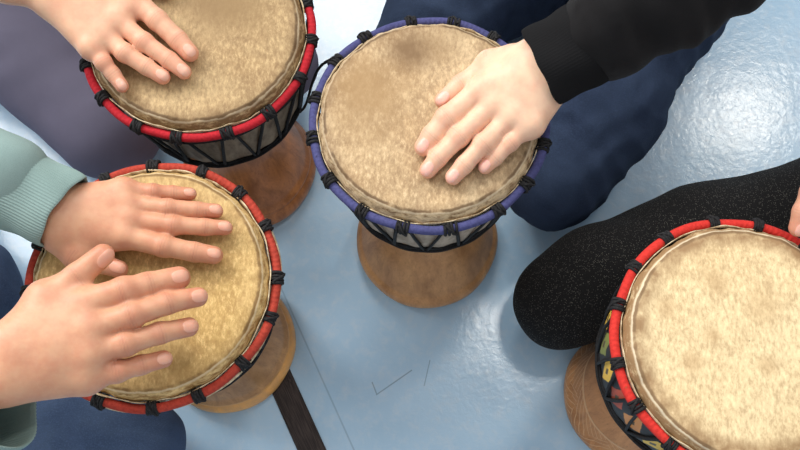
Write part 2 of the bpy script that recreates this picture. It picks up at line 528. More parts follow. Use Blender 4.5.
# ------------------------------------------------------------------ cuffs and sleeves
def cuff(name, a, b, rl, rv, lat, mat, parent, ribs=84, thick=.0022, taper=1.0, lip=.0012, depth=None, ribamp=.00035, flare=0.0):
    """knitted cuff: hollow ribbed tube from a (inside the sleeve) to b (open, at the wrist)"""
    a = v3(a); b = v3(b); ax = (b - a); L = np.linalg.norm(ax); ax /= L
    lat = v3(lat); lat = lat - ax * (lat @ ax); lat /= np.linalg.norm(lat); ver = np.cross(ax, lat)
    n = ribs * 4; rings = []
    outer = [(t, 1.0) for t in np.linspace(0, 1, 22)]
    prof = [(t * L, taper + (1 - taper) * t + .015 * math.sin(t * 9) + flare * max(0, t - .8) * 5, 0) for t in np.linspace(0, .97, 22)]
    prof += [(L, prof[-1][1], -.0006), (L + .0004, prof[-1][1], -thick * .5), (L - .0005, prof[-1][1], -thick)]
    inn = depth or L * .9
    prof += [(L - inn * t, prof[21][1] * (1 - .03 * t), -thick - .0004) for t in np.linspace(.1, 1, 8)]
    for k, (x, sc, off) in enumerate(prof):
        row = []
        for i in range(n):
            th = 2 * math.pi * i / n
            amp = ribamp * math.cos(th * ribs) * (1 if k < 24 else .4)
            wv = .0010 * math.sin(3 * th + x * 60) + .0008 * math.sin(5 * th + 1 - x * 90)
            r1 = rl * sc + off + amp + wv; r2 = rv * sc + off + amp + wv
            row.append(a + ax * (x + .0012 * math.sin(2 * th + 1) + .0006 * math.sin(7 * th)) + lat * r1 * math.cos(th) + ver * r2 * math.sin(th))
        rings.append(row)
    m = MB(); m.grid(rings, False, True)
    return m.build(name, mat, parent)

# ------------------------------------------------------------------ materials
M_black = NT('black_cord'); _v = M_black.obj()
_n = M_black.noise(_v, 700, 3, .7)
M_black.bump(_n, .6, .0008)
M_black = M_black.fin(M_black.mix(M_black.mr(_n, .45, .7), lin((22, 22, 24)), lin((48, 47, 48))), .75, .3)

def ringcloth(name, a, b, wear):
    t = NT(name); v = t.obj(); ang, rad, z = polar(t)
    n = t.noise(v, 380, 3, .7); big = t.noise(v, 30, 3, .6)
    c = t.mix(t.mr(n, .4, .7), a, b)
    c = t.mix(t.mr(t.noise(v, 160, 4, .75), .66, .72, 0, .8), c, wear)
    w = t.math('SINE', t.math('ADD', t.math('MULTIPLY', ang, 150), t.math('MULTIPLY', z, 900)))
    t.bump(t.math('ADD', n, t.math('MULTIPLY', w, .3)), .55, .0007)
    return t.fin(t.mix(t.mr(big, .5, .7, 0, .35), c, [q * .55 for q in a[:3]] + [1]), .8, .25)

# ------------------------------------------------------------------ the drums
RING_R = .1098; RING_T = .0042
def rope_knot(parent, ang, zc, wraps, wid, seed, big=1.0):
    """black cord wrapped several times round the coloured ring"""
    r = random.Random(seed); m = MB()
    for w in range(wraps):
        a0 = ang + (w - (wraps - 1) / 2) * wid / RING_R / max(1, wraps - 1) * (1 if wraps > 1 else 0)
        tilt = r.uniform(-.007, .007)
        pts = []
        for k in range(14):
            th = 2 * math.pi * k / 14
            rr = RING_R + (RING_T + .0011 * big) * math.cos(th); zz = zc + (RING_T + .0011 * big) * math.sin(th)
            aa = a0 + tilt * math.cos(th + 1)
            pts.append((rr * math.cos(aa), rr * math.sin(aa), zz))
        m.tube(pts, .0015 * big * r.uniform(.9, 1.15), 6, True)
    # the cord crosses over the wraps
    a1 = ang - wid / RING_R * .5; a2 = ang + wid / RING_R * .5
    pts = []
    for k in range(7):
        u = k / 6; aa = a1 + (a2 - a1) * u; th = 1.9 - 2.1 * u + r.uniform(-.1, .1)
        q = RING_T + .0024 * big
        pts.append(((RING_R + q * math.cos(th)) * math.cos(aa), (RING_R + q * math.cos(th)) * math.sin(aa), zc + q * math.sin(th)))
    m.tube(pts, .0013 * big, 6)
    return m.build('rope_knot', M_black, parent)

def make_drum(name, label, base, tilt, hring, rb, mats, knots, knot_phase, seed, opts):
    """djembe with its foot at the origin; tilt as the direction of its axis"""
    r = random.Random(seed)
    root = thing(name, label, 'drum', group=None)
    n = Vector((tilt[0], tilt[1], 1)).normalized()
    root.rotation_mode = 'QUATERNION'
    root.rotation_quaternion = Vector((0, 0, 1)).rotation_difference(n)
    lift = rb * math.hypot(tilt[0], tilt[1]) * .93
    root.location = (base[0], base[1], lift)
    h = hring - lift
    k = rb / .085
    H = h
    outer = [(.070 * k, .0005), (.076 * k, 0), (.0825 * k, .003), (.0855 * k, .009), (.086 * k, .016), (.0845 * k, .023), (.0815 * k, .0275), (.0795 * k, .0295),
             (.0780 * k, .034), (.073 * k, .048), (.067 * k, .068), (.058 * k, .090), (.051, .110), (.048, .130), (.050, .150), (.057, .170), (.068, .190),
             (.077, .211), (.084, .230), (.0888, .252), (.0930, .280), (.0965, H - .045), (.0990, H - .02), (.1000, H), (.099, H + .005)]
    if opts.get('groove'):
        outer = outer[:8] + [(.0790 * k, .031), (.0800 * k, .0335), (.0790 * k, .0365), (.0755 * k, .0395)] + outer[9:]
    bw = opts.get('bowl', 1.0)
    outer = [(q[0] * (1 + (bw - 1) * min(1, max(0, (q[1] - .16) / .05)) * min(1, max(0, (H + .02 - q[1]) / .06))), q[1]) for q in outer]
    inner = [(.094, H + .005), (.091, H - .03), (.084, .27), (.064, .22), (.045, .18), (.040, .145), (.045, .115), (.058, .06), (.066 * k, .015)]
    m = MB(); m.lathe(outer + inner, 128, True, lambda a, rr, z: (rr + .0006 * math.sin(3 * a + z * 20) + .0004 * math.sin(7 * a + 2), z))
    o = m.build('wooden_body', mats['wood'], root)
    # drumhead with collar: local origin at the ring's height so that the material can tell the collar
    top = opts.get('top', .013); ER = opts.get('edge', .0988)
    def puff(a, rr, z):
        q = .0
        if rr > .085: q = .0006 * math.sin(9 * a + seed) + .0005 * math.sin(17 * a + 2 * seed) + .0004 * math.sin(41 * a)
        return rr + (q if rr > .097 else 0), z + q * .8
    prof = [(.0005, top + .0006), (.02, top + .0006), (.04, top + .0005), (.06, top + .0003), (.075, top), (.085, top), (.090, top), (ER - .0030, top - .0001), (ER - .0012, top - .0006), (ER, top - .0016),
            (ER + .0018, top - .0036), (ER + .0038, top - .0068), (ER + .0048, .003), (ER + .0050, -.001), (ER + .0050, -.010), (ER + .0044, -.016)]
    prof += [(ER + .0036, -.017), (ER + .0036, -.01), (ER + .0034, .001), (ER + .0015, top - .0070), (ER - .001, top - .0042), (.09, top - .0030), (.06, top - .0022), (.0005, top - .0020)]
    m = MB(); m.lathe(prof, 160, False, puff)
    hd = m.build('drumhead', mats['hide'], root); hd.location = (0, 0, h)
    # ragged trimmed flap of skin standing between head and ring
    m = MB(); P = []
    N = 240
    ph = [r.uniform(0, 6) for _ in range(6)]
    for i in range(N):
        a = 2 * math.pi * i / N
        hh = .0065 + .0022 * math.sin(3 * a + ph[0]) + .0014 * math.sin(8 * a + ph[1]) + .0009 * math.sin(23 * a + ph[2]) + .0006 * math.sin(51 * a + ph[3])
        hh = max(.0015, hh) * opts.get('flap', 1.0) * .8
        rw = ER + .0054 + .0004 * math.sin(13 * a + ph[4])
        rt = rw - .0004 + opts.get('flapout', .0006) * (1 + .5 * math.sin(19 * a + ph[5]))
        row = []
        for (q, z) in ((rw, -.003), (rw + .0001, hh * .4), (rt, hh), (rt + .0008, hh), (rw + .0009, hh * .4), (rw + .0008, -.003)):
            row.append((q * math.cos(a), q * math.sin(a), z))
        P.append(row)
    m.grid(P, True, True); fl = m.build('skin_flap', mats['flap'], root); fl.location = (0, 0, h)
    # coloured ring
    m = MB(); pts = []
    N = 160
    for i in range(N):
        a = 2 * math.pi * i / N
        q = RING_R + .0006 * math.sin(5 * a + seed) + .0004 * math.sin(11 * a)
        pts.append((q * math.cos(a), q * math.sin(a), .0008 * math.sin(4 * a + seed)))
    m.tube(pts, RING_T, 14, True)
    rg = m.build('tension_ring', mats['ring'], root); rg.location = (0, 0, h)
    if opts.get('welt'):
        m = MB(); pts = []
        for i in range(N):
            a = 2 * math.pi * i / N; q = RING_R + .0024 + .0006 * math.sin(6 * a)
            pts.append((q * math.cos(a), q * math.sin(a), -.0050))
        m.tube(pts, .0017, 8, True); o = m.build('pale_welt', mats['flap'], root); o.location = (0, 0, h); o['label'] = 'pale skin edge under the red ring'
    # skirt of hide or painted band between the rings
    zl = h - opts.get('drop', .115)
    def wallr(z):
        pr = [(q[1], q[0]) for q in outer if q[1] > .125]
        return float(np.interp(z, [q[0] for q in pr], [q[1] for q in pr]))
    m = MB(); pr = []
    zs = np.linspace(h - .008, zl + .004, 12)
    pr = [(wallr(z) + .0022, z) for z in zs] + [(wallr(z) + .0004, z) for z in zs[::-1]]
    m.lathe(pr, 128, True, lambda a, rr, z: (rr + .0007 * math.sin(22 * a + seed) * (1 if rr > wallr(z) + .001 else 0), z))
    o = m.build(opts.get('band', 'hide_skirt'), mats['skirt'], root)
    # lower ring: twisted black cords
    m = MB()
    for kk, (dz, dr) in enumerate(((.0, .003), (-.0045, .0028), (-.0022, .0056))):
        pts = []
        for i in range(140):
            a = 2 * math.pi * i / 140; z = zl + dz + .0012 * math.sin(8 * a + kk * 2 + seed)
            q = wallr(z) + dr + .0003 * math.sin(16 * a)
            pts.append((q * math.cos(a), q * math.sin(a), z))
        m.tube(pts, .0019, 7, True)
    m.build('lower_ring', M_black, root)
    # knots on the upper ring and the lacing between the rings
    lace = MB()
    for i in range(knots):
        a = knot_phase + 2 * math.pi * (i + r.uniform(-.10, .10)) / knots
        w = opts.get('wraps', 4)
        kn = rope_knot(root, a, 0, w, opts.get('kwid', .0074) * r.uniform(.9, 1.2), seed * 50 + i, opts.get('kbig', 1.0))
        kn.location = (0, 0, h)
        step = 2 * math.pi / knots
        for sgn in (-1, 1):
            at = a + sgn * .006 / RING_R; ab = a + sgn * step * r.uniform(.40, .50)
            pts = []
            for k2 in range(9):
                u = k2 / 8; z = h - .003 + (zl + .001 - h) * u
                q = max(wallr(z) + .0042, RING_R * (1 - u) ** 3 + (wallr(z) + .0042) * (1 - (1 - u) ** 3))
                if k2 == 0: q = RING_R + .002
                aa = at + (ab - at) * (u ** 1.1)
                pts.append((q * math.cos(aa), q * math.sin(aa), z))
            lace.tube(smoothpath(pts, 2), .0018 * r.uniform(.85, 1.15), 6)
    # a running cord just under the coloured ring
    pts = []
    for i in range(140):
        a = 2 * math.pi * i / 140; q = RING_R + opts.get('under', .0025) - .0025
        pts.append((q * math.cos(a), q * math.sin(a), h - RING_T - .0018 + .0008 * math.sin(12 * a)))
    lace.tube(pts, .0018, 6, True)
    lace.build('rope_lacing', M_black, root)
    return root

FLAP = NT('pale_skin_edge'); _f = FLAP.noise(FLAP.obj(), 140, 4, .7); FLAP.bump(_f, .5, .0006)
FLAP_M = FLAP.fin(FLAP.mix(FLAP.mr(_f, .4, .66), lin((222, 205, 172)), lin((150, 122, 86))), .7, .3)

def skirt_mat(name, a, b):
    t = NT(name); v = t.mapping(t.obj(), scale=(1, 1, .3))
    n = t.noise(v, 90, 4, .65); t.bump(n, .5, .0012)
    return t.fin(t.mix(t.mr(n, .38, .66), a, b), .7, .3)

def painted_mat():
    """black band with painted yellow, red and green lozenges"""
    t = NT('painted_band'); ang, rad, z = polar(t)
    zc = t.math('DIVIDE', t.math('SUBTRACT', z, .298), .046)
    u = t.math('MULTIPLY', ang, 26 / math.pi / 2)
    fu = t.math('SUBTRACT', t.math('MULTIPLY', t.math('FRACT', u), 2.0), 1.0)
    idn = t.math('FRACT', t.math('MULTIPLY', t.math('FLOOR', u), .3819))
    col = t.ramp(idn, [(0, lin((235, 190, 70))), (.34, lin((190, 80, 50))), (.55, lin((130, 135, 66))), (.75, lin((225, 150, 80))), (1, lin((205, 160, 60)))])
    for nd in t.t.nodes:
        if nd.type == 'VALTORGB': nd.color_ramp.interpolation = 'CONSTANT'
    d = t.math('ADD', t.math('ABSOLUTE', fu), t.math('ABSOLUTE', zc))
    d = t.math('ADD', d, t.math('MULTIPLY', t.math('SUBTRACT', t.noise(t.obj(), 90, 2), .5), .18))
    c = t.mix(t.mr(d, .92, .86), lin((34, 30, 28)), col)
    c = t.mix(t.mr(d, .30, .24), c, lin((90, 76, 50)))
    return t.fin(c, .55, .4)

T3 = .355
drums = []
hide1 = hide_mat('goat_hide_tan', lin((196, 170, 126)), lin((168, 138, 96)), lin((116, 88, 56)), 1.0, .4, .3, collar=.3, crest=.3,
                 smear=[(.015, .035, .055, .85, lin((140, 112, 74))), (.045, .02, .03, .5, lin((148, 120, 80))), (-.05, -.055, .03, .3, lin((150, 118, 76)))])
hide2 = hide_mat('goat_hide_brown', lin((206, 182, 144)), lin((180, 150, 110)), lin((122, 94, 64)), 2.3, .6, .35, collar=.6, crest=.3, banda=.45, bandr=(.088, .096),
                 smear=[(-.02, .072, .035, .9, lin((118, 90, 58))), (-.055, .02, .055, .8, lin((158, 126, 84))), (.02, .08, .03, .4, lin((140, 110, 72)))])
hide3 = hide_mat('goat_hide_yellow', lin((218, 188, 130)), lin((194, 160, 98)), lin((146, 110, 62)), 3.7, .35, .4, collar=.5, crest=.35, banda=.5,
                 smear=[(.03, -.078, .024, .6, lin((128, 98, 50)))])
hide4 = hide_mat('goat_hide_pale', lin((230, 208, 164)), lin((212, 184, 138)), lin((150, 118, 82)), 5.2, .3, .2, collar=.2, crest=.6, banda=.95, bandr=(.080, .091),
                 smear=[(-.052, -.018, .013, .45, lin((170, 134, 92))), (-.03, .005, .010, .45, lin((165, 128, 84))), (.012, -.02, .012, .4, lin((165, 128, 84))), (-.068, .03, .012, .4, lin((165, 128, 84))), (-.02, .05, .016, .35, lin((170, 134, 90))), (.015, .03, .02, .35, lin((176, 142, 98)))])

drums.append(make_drum('djembe', 'red-ringed djembe at the upper left with a tan head and reddish brown foot', (-.203, .443), (.027, -.004), T3, .0885,
    dict(wood=wood_mat('wood_red_brown', lin((196, 130, 78)), lin((146, 92, 52)), 1, .36), hide=hide1, flap=FLAP_M,
         ring=ringcloth('red_cloth', lin((192, 36, 48)), lin((164, 28, 40)), lin((120, 90, 78))), skirt=skirt_mat('hide_skirt_brown', lin((168, 146, 120)), lin((118, 98, 78)))),
    16, .30, 1, dict(groove=True, kbig=1.05, flapout=.0009, under=.0045, drop=.113)))
drums.append(make_drum('djembe', 'djembe with a blue-violet ring and smooth brown foot at the top centre', (.035, .334), (-.018, .034), T3 - .002, .0915,
    dict(wood=wood_mat('wood_plain_brown', lin((206, 154, 102)), lin((168, 120, 76)), 2, .42), hide=hide2, flap=FLAP_M,
         ring=ringcloth('blue_violet_cloth', lin((78, 80, 128)), lin((64, 66, 110)), lin((40, 38, 56))), skirt=skirt_mat('hide_skirt_grey', lin((188, 170, 150)), lin((146, 128, 110)))),
    16, .15, 2, dict(flap=.75, drop=.116, under=.002, kwid=.0085)))
drums.append(make_drum('djembe', 'djembe with an orange-red ring and yellowish head under two hands at the left', (-.221, .201), (.002, -.021), T3 - .003, .085,
    dict(wood=wood_mat('wood_golden', lin((194, 148, 100)), lin((152, 110, 72)), 3, .4, rim=(lin((236, 172, 92)), .037)), hide=hide3, flap=FLAP_M,
         ring=ringcloth('orange_red_cloth', lin((180, 66, 50)), lin((152, 52, 40)), lin((150, 88, 66))), skirt=skirt_mat('hide_skirt_dark', lin((110, 96, 84)), lin((74, 62, 52)))),
    16, .05, 3, dict(welt=True, groove=True, flapout=.0011, drop=.113, under=.0035)))
drums.append(make_drum('djembe', 'red-ringed djembe at the lower right with a pale head and carved foot', (.285, .126), (.02, .006), T3 + .003, .085,
    dict(wood=wood_mat('wood_carved', lin((200, 144, 94)), lin((160, 110, 70)), 4, .45, carved=True), hide=hide4, flap=FLAP_M,
         ring=ringcloth('scarlet_cloth', lin((212, 54, 46)), lin((188, 44, 38)), lin((130, 100, 60))), skirt=painted_mat()),
    16, .10, 4, dict(top=.014, flap=1.0, drop=.113, band='painted_band', under=.002, bowl=1.075)))

# loose tail of the lacing of the blue drum
m = MB()
inv = drums[1]
pts = smoothpath([U(300, 112, .20), U(306, 104, .22), U(314, 78, .25), U(322, 65, .27), U(336, 58, .28), U(352, 60, .285), U(372, 72, .28), U(390, 92, .272)], 5)
bpy.context.view_layer.update()
im = np.array(inv.matrix_world.inverted())
pts = [(im @ np.array([*p, 1.0]))[:3] for p in pts]
m.tube(pts, .0016, 6)
m.build('rope_tail', M_black, inv)

# ------------------------------------------------------------------ floor
t = NT('light_blue_vinyl'); v = t.obj()
n1 = t.noise(v, 5.5, 4, .6, .3); n2 = t.noise(v, 60, 4, .7, .2); n3 = t.noise(v, 420, 3, .7)
c = t.mix(t.mr(n1, .35, .65), lin((168, 202, 228)), lin((180, 211, 235)))
c = t.mix(t.mr(n2, .48, .7, 0, .5), c, lin((202, 217, 230)))
c = t.mix(t.mr(n3, .58, .72, 0, .35), c, lin((190, 208, 224)))
P1 = U(300, 330, 0); P2 = U(354, 450, 0)
dirn = (P2 - P1)[:2]; dirn /= np.linalg.norm(dirn); nrm = np.array([-dirn[1], dirn[0]])
x, y, z = t.sep(v)[:3]
dist = t.math('ABSOLUTE', t.math('SUBTRACT', t.math('ADD', t.math('MULTIPLY', x, float(nrm[0])), t.math('MULTIPLY', y, float(nrm[1]))), float(P1[:2] @ nrm)))
seam = t.mr(dist, .0014, .0006)
Q1 = U(720, 44, 0)
dist2 = t.math('ABSOLUTE', t.math('SUBTRACT', t.math('ADD', t.math('MULTIPLY', x, float(dirn[0])), t.math('MULTIPLY', y, float(dirn[1]))), float(Q1[:2] @ dirn)))
c = t.mix(t.math('MULTIPLY', seam, .35), c, lin((92, 116, 140)))
def scratch(pa, pb, w):
    a = U(*pa, 0)[:2]; b = U(*pb, 0)[:2]; dd = b - a; L = np.linalg.norm(dd); dd /= L; nn = np.array([-dd[1], dd[0]])
    across = t.math('ABSOLUTE', t.math('SUBTRACT', t.math('ADD', t.math('MULTIPLY', x, float(nn[0])), t.math('MULTIPLY', y, float(nn[1]))), float(a @ nn)))
    along = t.math('SUBTRACT', t.math('ADD', t.math('MULTIPLY', x, float(dd[0])), t.math('MULTIPLY', y, float(dd[1]))), float(a @ dd))
    return t.math('MULTIPLY', t.mr(across, w, w * .4), t.math('MULTIPLY', t.math('GREATER_THAN', along, 0.0), t.math('LESS_THAN', along, float(L))))
sc = t.math('MAXIMUM', scratch((376, 395), (412, 370), .0011), scratch((372, 382), (377, 395), .0011))
sc = t.math('MAXIMUM', sc, scratch((424, 386), (430, 360), .0009))
c = t.mix(t.math('MULTIPLY', sc, .5), c, lin((80, 98, 120)))
orange = t.noise(v, 120, 3, .65, .5)
t.bump(t.math('ADD', t.math('ADD', t.math('MULTIPLY', orange, 1.0), t.math('MULTIPLY', t.noise(v, 14, 3, .6), 2.5)), t.math('MULTIPLY', sc, -.5)), .19, .0012)
FLOOR_M = t.fin(c, .20, .6)
o = mesh_obj('floor', [(-4, -4, 0), (4, -4, 0), (4, 4, 0), (-4, 4, 0)], [(0, 1, 2, 3)], FLOOR_M, None, False)
tag(o, None, None, None, 'structure')

# ------------------------------------------------------------------ the strap on the floor
t = NT('ribbed_webbing'); a = U(281, 381, 0); b = U(312, 450, 0)
dd = (b - a)[:2]; dd /= np.linalg.norm(dd); nn = np.array([-dd[1], dd[0]])
rot = math.atan2(dd[1], dd[0])
vv = t.mapping(t.obj(), scale=(.05, 1, 1))
n = t.noise(vv, 900, 3, .6); t.bump(n, .5, .0008)
SM = t.fin(t.mix(t.mr(n, .4, .66), lin((46, 40, 39)), lin((74, 64, 61))), .7, .25)
w = .0158
bc = np.array([-.221, .201]); st = a[:2] + dd * .0
# start clear of the foot of the drum
tt = -.04
while np.linalg.norm(a[:2] + dd * tt - bc) < .0815: tt += .001
L0 = tt - .010; L1 = .45
m = MB(); P = []
for i in range(24):
    s_ = L0 + (L1 - L0) * (i / 23) ** 1.6; zc = .0012 + .0006 * math.sin(i * .9)
    sec = [(-w, .0), (-w - .0004, .0014), (-w + .001, .0026), (-w * .5, .0030), (0, .0029), (w * .5, .0030), (w - .001, .0026), (w + .0004, .0014), (w, .0)]
    P.append([(s_ - L0, q[0], q[1] * (.3 if s_ - L0 < .012 else 1) + .0002) for q in sec])
m.grid(P, False, True); k = len(m.V) - 24 * 9
m.F.append(tuple(k + i for i in range(9))); m.F.append(tuple(k + 23 * 9 + i for i in reversed(range(9))))
o = m.build('strap', SM)
p0 = a[:2] + dd * L0
o.location = (p0[0], p0[1], 0); o.rotation_euler = (0, 0, rot)
tag(o, 'flat dark brown webbing strap lying on the blue floor beside the orange-red drum foot', 'strap')

# ------------------------------------------------------------------ people
ZH = T3 + .0145          # top of the drumheads

def coarse(fnlist, lo, hi, h, k=.02, disp=None):
    def f(p):
        d = None
        for g in fnlist:
            q = g(p); d = q if d is None else smin(d, q, k)
        if disp is not None: d = d + disp(p)
        return d
    V, Q = nets(f, lo, hi, h, .01)
    return relax(V, Q, 1, .4), Q

def segs(P, R, sc=None):
    out = []
    for i in range(len(P) - 1):
        out.append(lambda p, i=i: rcone(p, P[i], P[i + 1], R[i], R[i + 1], sc))
    return out

def bnd(P, R):
    P = np.array([v3(q) for q in P]); m = max(R) + .03
    return P.min(0) - m, P.max(0) + m

def cloth_body(name, chains, h, mat, parent, k=.03, amp=.003, scale=26, seed=0., clipz=None, extra=None):
    fl = []; P = []; R = []
    for c in chains:
        fl += segs(*c); P += [v3(q) for q in c[0]]; R += list(c[1])
    lo, hi = bnd(P, R)
    if clipz is not None: lo[2] = min(lo[2], -.02)
    def disp(p):
        d = amp * wob(p, scale, seed) + amp * .5 * wob(p[:, [1, 2, 0]], scale * 2.3, seed + 3)
        if extra is not None: d = d + extra(p)
        return d
    def f(p):
        d = None
        for g in fl:
            q = g(p); d = q if d is None else smin(d, q, k)
        d = d + disp(p)
        if clipz is not None: d = -smin(-d, p[:, 2] - clipz, .008)     # rests flat on the floor
        return d
    V, Q = nets(f, lo, hi, h, .012)
    V = relax(V, Q, 1, .4)
    V[:, 2] = np.maximum(V[:, 2], .0006) if clipz is not None else V[:, 2]
    return mesh_obj(name, V, Q, mat, parent)

def head_parts(root, neck, headc, face, skin_V, mats, hair_long):
    """head: skull, jaw, nose, brow, lips, ears; returns SDF list for the body mesh; adds hair and eyes"""
    f = v3(face); f = f / np.linalg.norm(f); up = np.array([0, 0, 1.0]); up = up - f * (f @ up); up /= np.linalg.norm(up); sd = np.cross(f, up)
    c = v3(headc); P = lambda a, b, d: c + f * a + sd * b + up * d
    def head(p):
        q = p - c; x = q @ f; y = q @ sd; z = q @ up
        d = (np.sqrt((x / .088) ** 2 + (y / .073) ** 2 + ((z - .015) / .088) ** 2) - 1) * .075
        j = rcone(p, P(.028, 0, -.03), P(.045, 0, -.072), .052, .026)
        d = smin(d, j, .03)
        d = smin(d, rcone(p, P(.083, 0, .008), P(.100, 0, -.020), .005, .0085), .008)
        for s_ in (-1, 1):
            d = smin(d, rcone(p, P(.074, s_ * .012, .022), P(.068, s_ * .042, .022), .008, .006), .012)
            d = smin(d, rcone(p, P(-.004, s_ * .074, .012), P(.002, s_ * .076, -.018), .012, .008, (sd, 2.2)), .005)
            e = np.sqrt(((p - P(.084, s_ * .030, .004)) ** 2).sum(1)) - .010
            d = -smin(-d, e, .008)
        d = smin(d, rcone(p, P(.083, -.016, -.045), P(.083, .016, -.045), .0045, .0045), .006)
        d = smin(d, rcone(p, P(.081, -.012, -.053), P(.081, .012, -.053), .005, .005), .006)
        return smin(d, rcone(p, v3(neck), P(-.015, 0, -.04), .046, .042), .02)
    for s_ in (-1, 1):
        m = MB()
        e = P(.070, s_ * .030, .004); rows = []
        for i in range(9):
            th = math.pi * i / 8; rows.append([e + .0125 * (f * math.cos(th) + math.sin(th) * (sd * math.cos(2 * math.pi * j / 12) + up * math.sin(2 * math.pi * j / 12))) for j in range(12)])
        m.grid(rows, False, True)
        m.build('eye', mats['eye'], root)
    def hair(p):
        q = p - c; x = q @ f; y = q @ sd; z = q @ up
        d = (np.sqrt(((x + .010) / .098) ** 2 + (y / .086) ** 2 + ((z - .022) / .095) ** 2) - 1) * .085
        if hair_long: d = smin(d, rcone(p, P(-.05, 0, 0), P(-.075, 0, -.14), .07, .035), .03)
        cut = (x - .030) - .55 * (z - .045)
        d = -smin(-d, -cut, .012)
        return d + .0035 * np.sin(60 * (y + .4 * x) / .02 * .05 + 40 * wob(p, 12)) * .6 + .002 * wob(p, 160)
    lo, hi = c - .24, c + .16
    V, Q = nets(hair, lo, hi, .004, .01)
    mesh_obj('hair', V, Q, mats['hair'], root)
    return head, (c - .15, c + .15)

def join_body(parts):
    V = []; Q = []; A = {'nail': [], 'flush': [], 'crease': []}; k = 0
    for p in parts:
        v, q = p[0], p[1]; at = p[2] if len(p) > 2 else None
        V.append(v); Q.append(q + k); k += len(v)
        for key in A: A[key].append(at[key] if at else np.zeros(len(v)))
    return np.concatenate(V), np.concatenate(Q), {k_: np.concatenate(x_) for k_, x_ in A.items()}

t = NT('eye_white'); EYE = t.fin(lin((225, 222, 218)), .2, .5)
def hair_mat(name, a, b):
    t = NT(name); n = t.noise(t.mapping(t.obj(), scale=(1, 1, .08)), 300, 3, .6); t.bump(n, .6, .002)
    return t.fin(t.mix(n, a, b), .5, .4)
HB = hair_mat('brown_hair', lin((70, 48, 32)), lin((110, 80, 54)))
HD = hair_mat('dark_hair', lin((34, 26, 22)), lin((60, 46, 38)))

# the four people's skins
SK_A = skin_mat('skin_fair_peach', lin((232, 186, 154)), lin((216, 144, 118)), lin((232, 182, 160)))
SK_B = skin_mat('skin_rosy', lin((213, 163, 130)), lin((190, 116, 90)), lin((220, 164, 140)))
SK_C = skin_mat('skin_fair', lin((238, 200, 170)), lin((220, 156, 130)), lin((240, 186, 170)))
SK_D = skin_mat('skin_light', lin((220, 170, 142)), lin((204, 132, 108)), lin((230, 176, 160)))

z0 = ZH
HZ = (z0 + .019, z0 + .0165, z0 + .0105, z0 + .0072)

# ---------------- person A, upper left: bare forearm, mauve grey trousers
handA = hand_px(
    [[(135, 1), (157, 20), (178, 40), (190, 53)],
     [(117, 20), (144, 42), (169, 60), (184, 72)],
     [(103, 34), (125, 53), (147, 67), (163, 77)],
     [(92, 47), (103, 62), (113, 74), (122, 86)]],
    [(88, -22, z0 + .02), (112, -28, z0 + .0185), (140, -22, z0 + .0145), (164, -12, z0 + .0108)],
    (64, -4, z0 + .030), [U(8, -28, z0 + .045), U(-70, -60, z0 + .065)], tuple(q + .0024 for q in HZ), 1.03)
# ---------------- person B, left: teal sweater, both hands
handBL = hand_px(
    [[(124, 236), (164, 246), (194, 252), (214, 255)],
     [(129, 220), (174, 225), (205, 227), (225, 228)],
     [(127, 204), (168, 208), (197, 210), (216, 211)],
     [(123, 190), (153, 192), (173, 193), (190, 194)]],
    [(58, 240, z0 + .018), (78, 254, z0 + .014), (100, 263, z0 + .011), (119, 269, z0 + .010)],
    (58, 214, z0 + .026), [U(14, 186, z0 + .038)], HZ, .97)
zb = z0 + .045
handBR = hand_px(
    [[(84, 304, zb + .022), (124, 291, zb + .022), (148, 285, zb + .014), (179, 278, zb + .006)],
     [(89, 329, zb + .024), (132, 315, zb + .022), (167, 303, zb + .013), (198, 297, zb + .003)],
     [(88, 354, zb + .022), (125, 344, zb + .018), (160, 333, zb + .008), (189, 327, zb - .002)],
     [(85, 378, zb + .014), (117, 371, zb + .010), (141, 365, zb + .002), (164, 359, zb - .004)]],
    [(28, 326, zb + .020), (46, 300, zb + .022), (78, 276, zb + .022), (103, 255, zb + .022)],
    (12, 364, zb + .030), [U(-45, 396, zb + .024)], None, 1.15, thumb_up=(.75, -.55, .62))
# ---------------- person C, top: black sleeve
handC = hand_px(
    [[(481, 90), (447, 118), (432, 136), (424, 147)],
     [(496, 103), (459, 137), (438, 158), (428, 170)],
     [(513, 115), (483, 144), (464, 165), (453, 177)],
     [(531, 124), (510, 142), (495, 157), (485, 167)]],
    [(512, 58, z0 + .022), (490, 65, z0 + .016), (461, 84, z0 + .010), (442.5, 100.5, z0 + .0085)],
    (549, 66, z0 + .038), [U(596, 38, z0 + .060)], (z0 + .024, z0 + .018, z0 + .011, z0 + .0076), 1.08, tr=.9, fore_r=.0265, wr=1.1)
# ---------------- person D, right: one fingertip in view
handD = hand_px(
    [[(836, 166, z0 + .030), (812, 192, z0 + .026), (803, 212, z0 + .017), (798, 228, z0 + .0085)],
     [(846, 168, z0 + .030), (832, 204, z0 + .028), (826, 228, z0 + .018), (822, 246, z0 + .009)],
     [(864, 178, z0 + .029), (856, 214, z0 + .026), (852, 236, z0 + .017), (848, 252, z0 + .009)],
     [(880, 190, z0 + .027), (878, 218, z0 + .022), (876, 236, z0 + .014), (872, 250, z0 + .009)]],
    [(866, 122, z0 + .028), (846, 130, z0 + .020), (836, 150, z0 + .014), (834, 172, z0 + .010)],
    (884, 108, z0 + .040), [U(905, 66, z0 + .058)], None, .98)

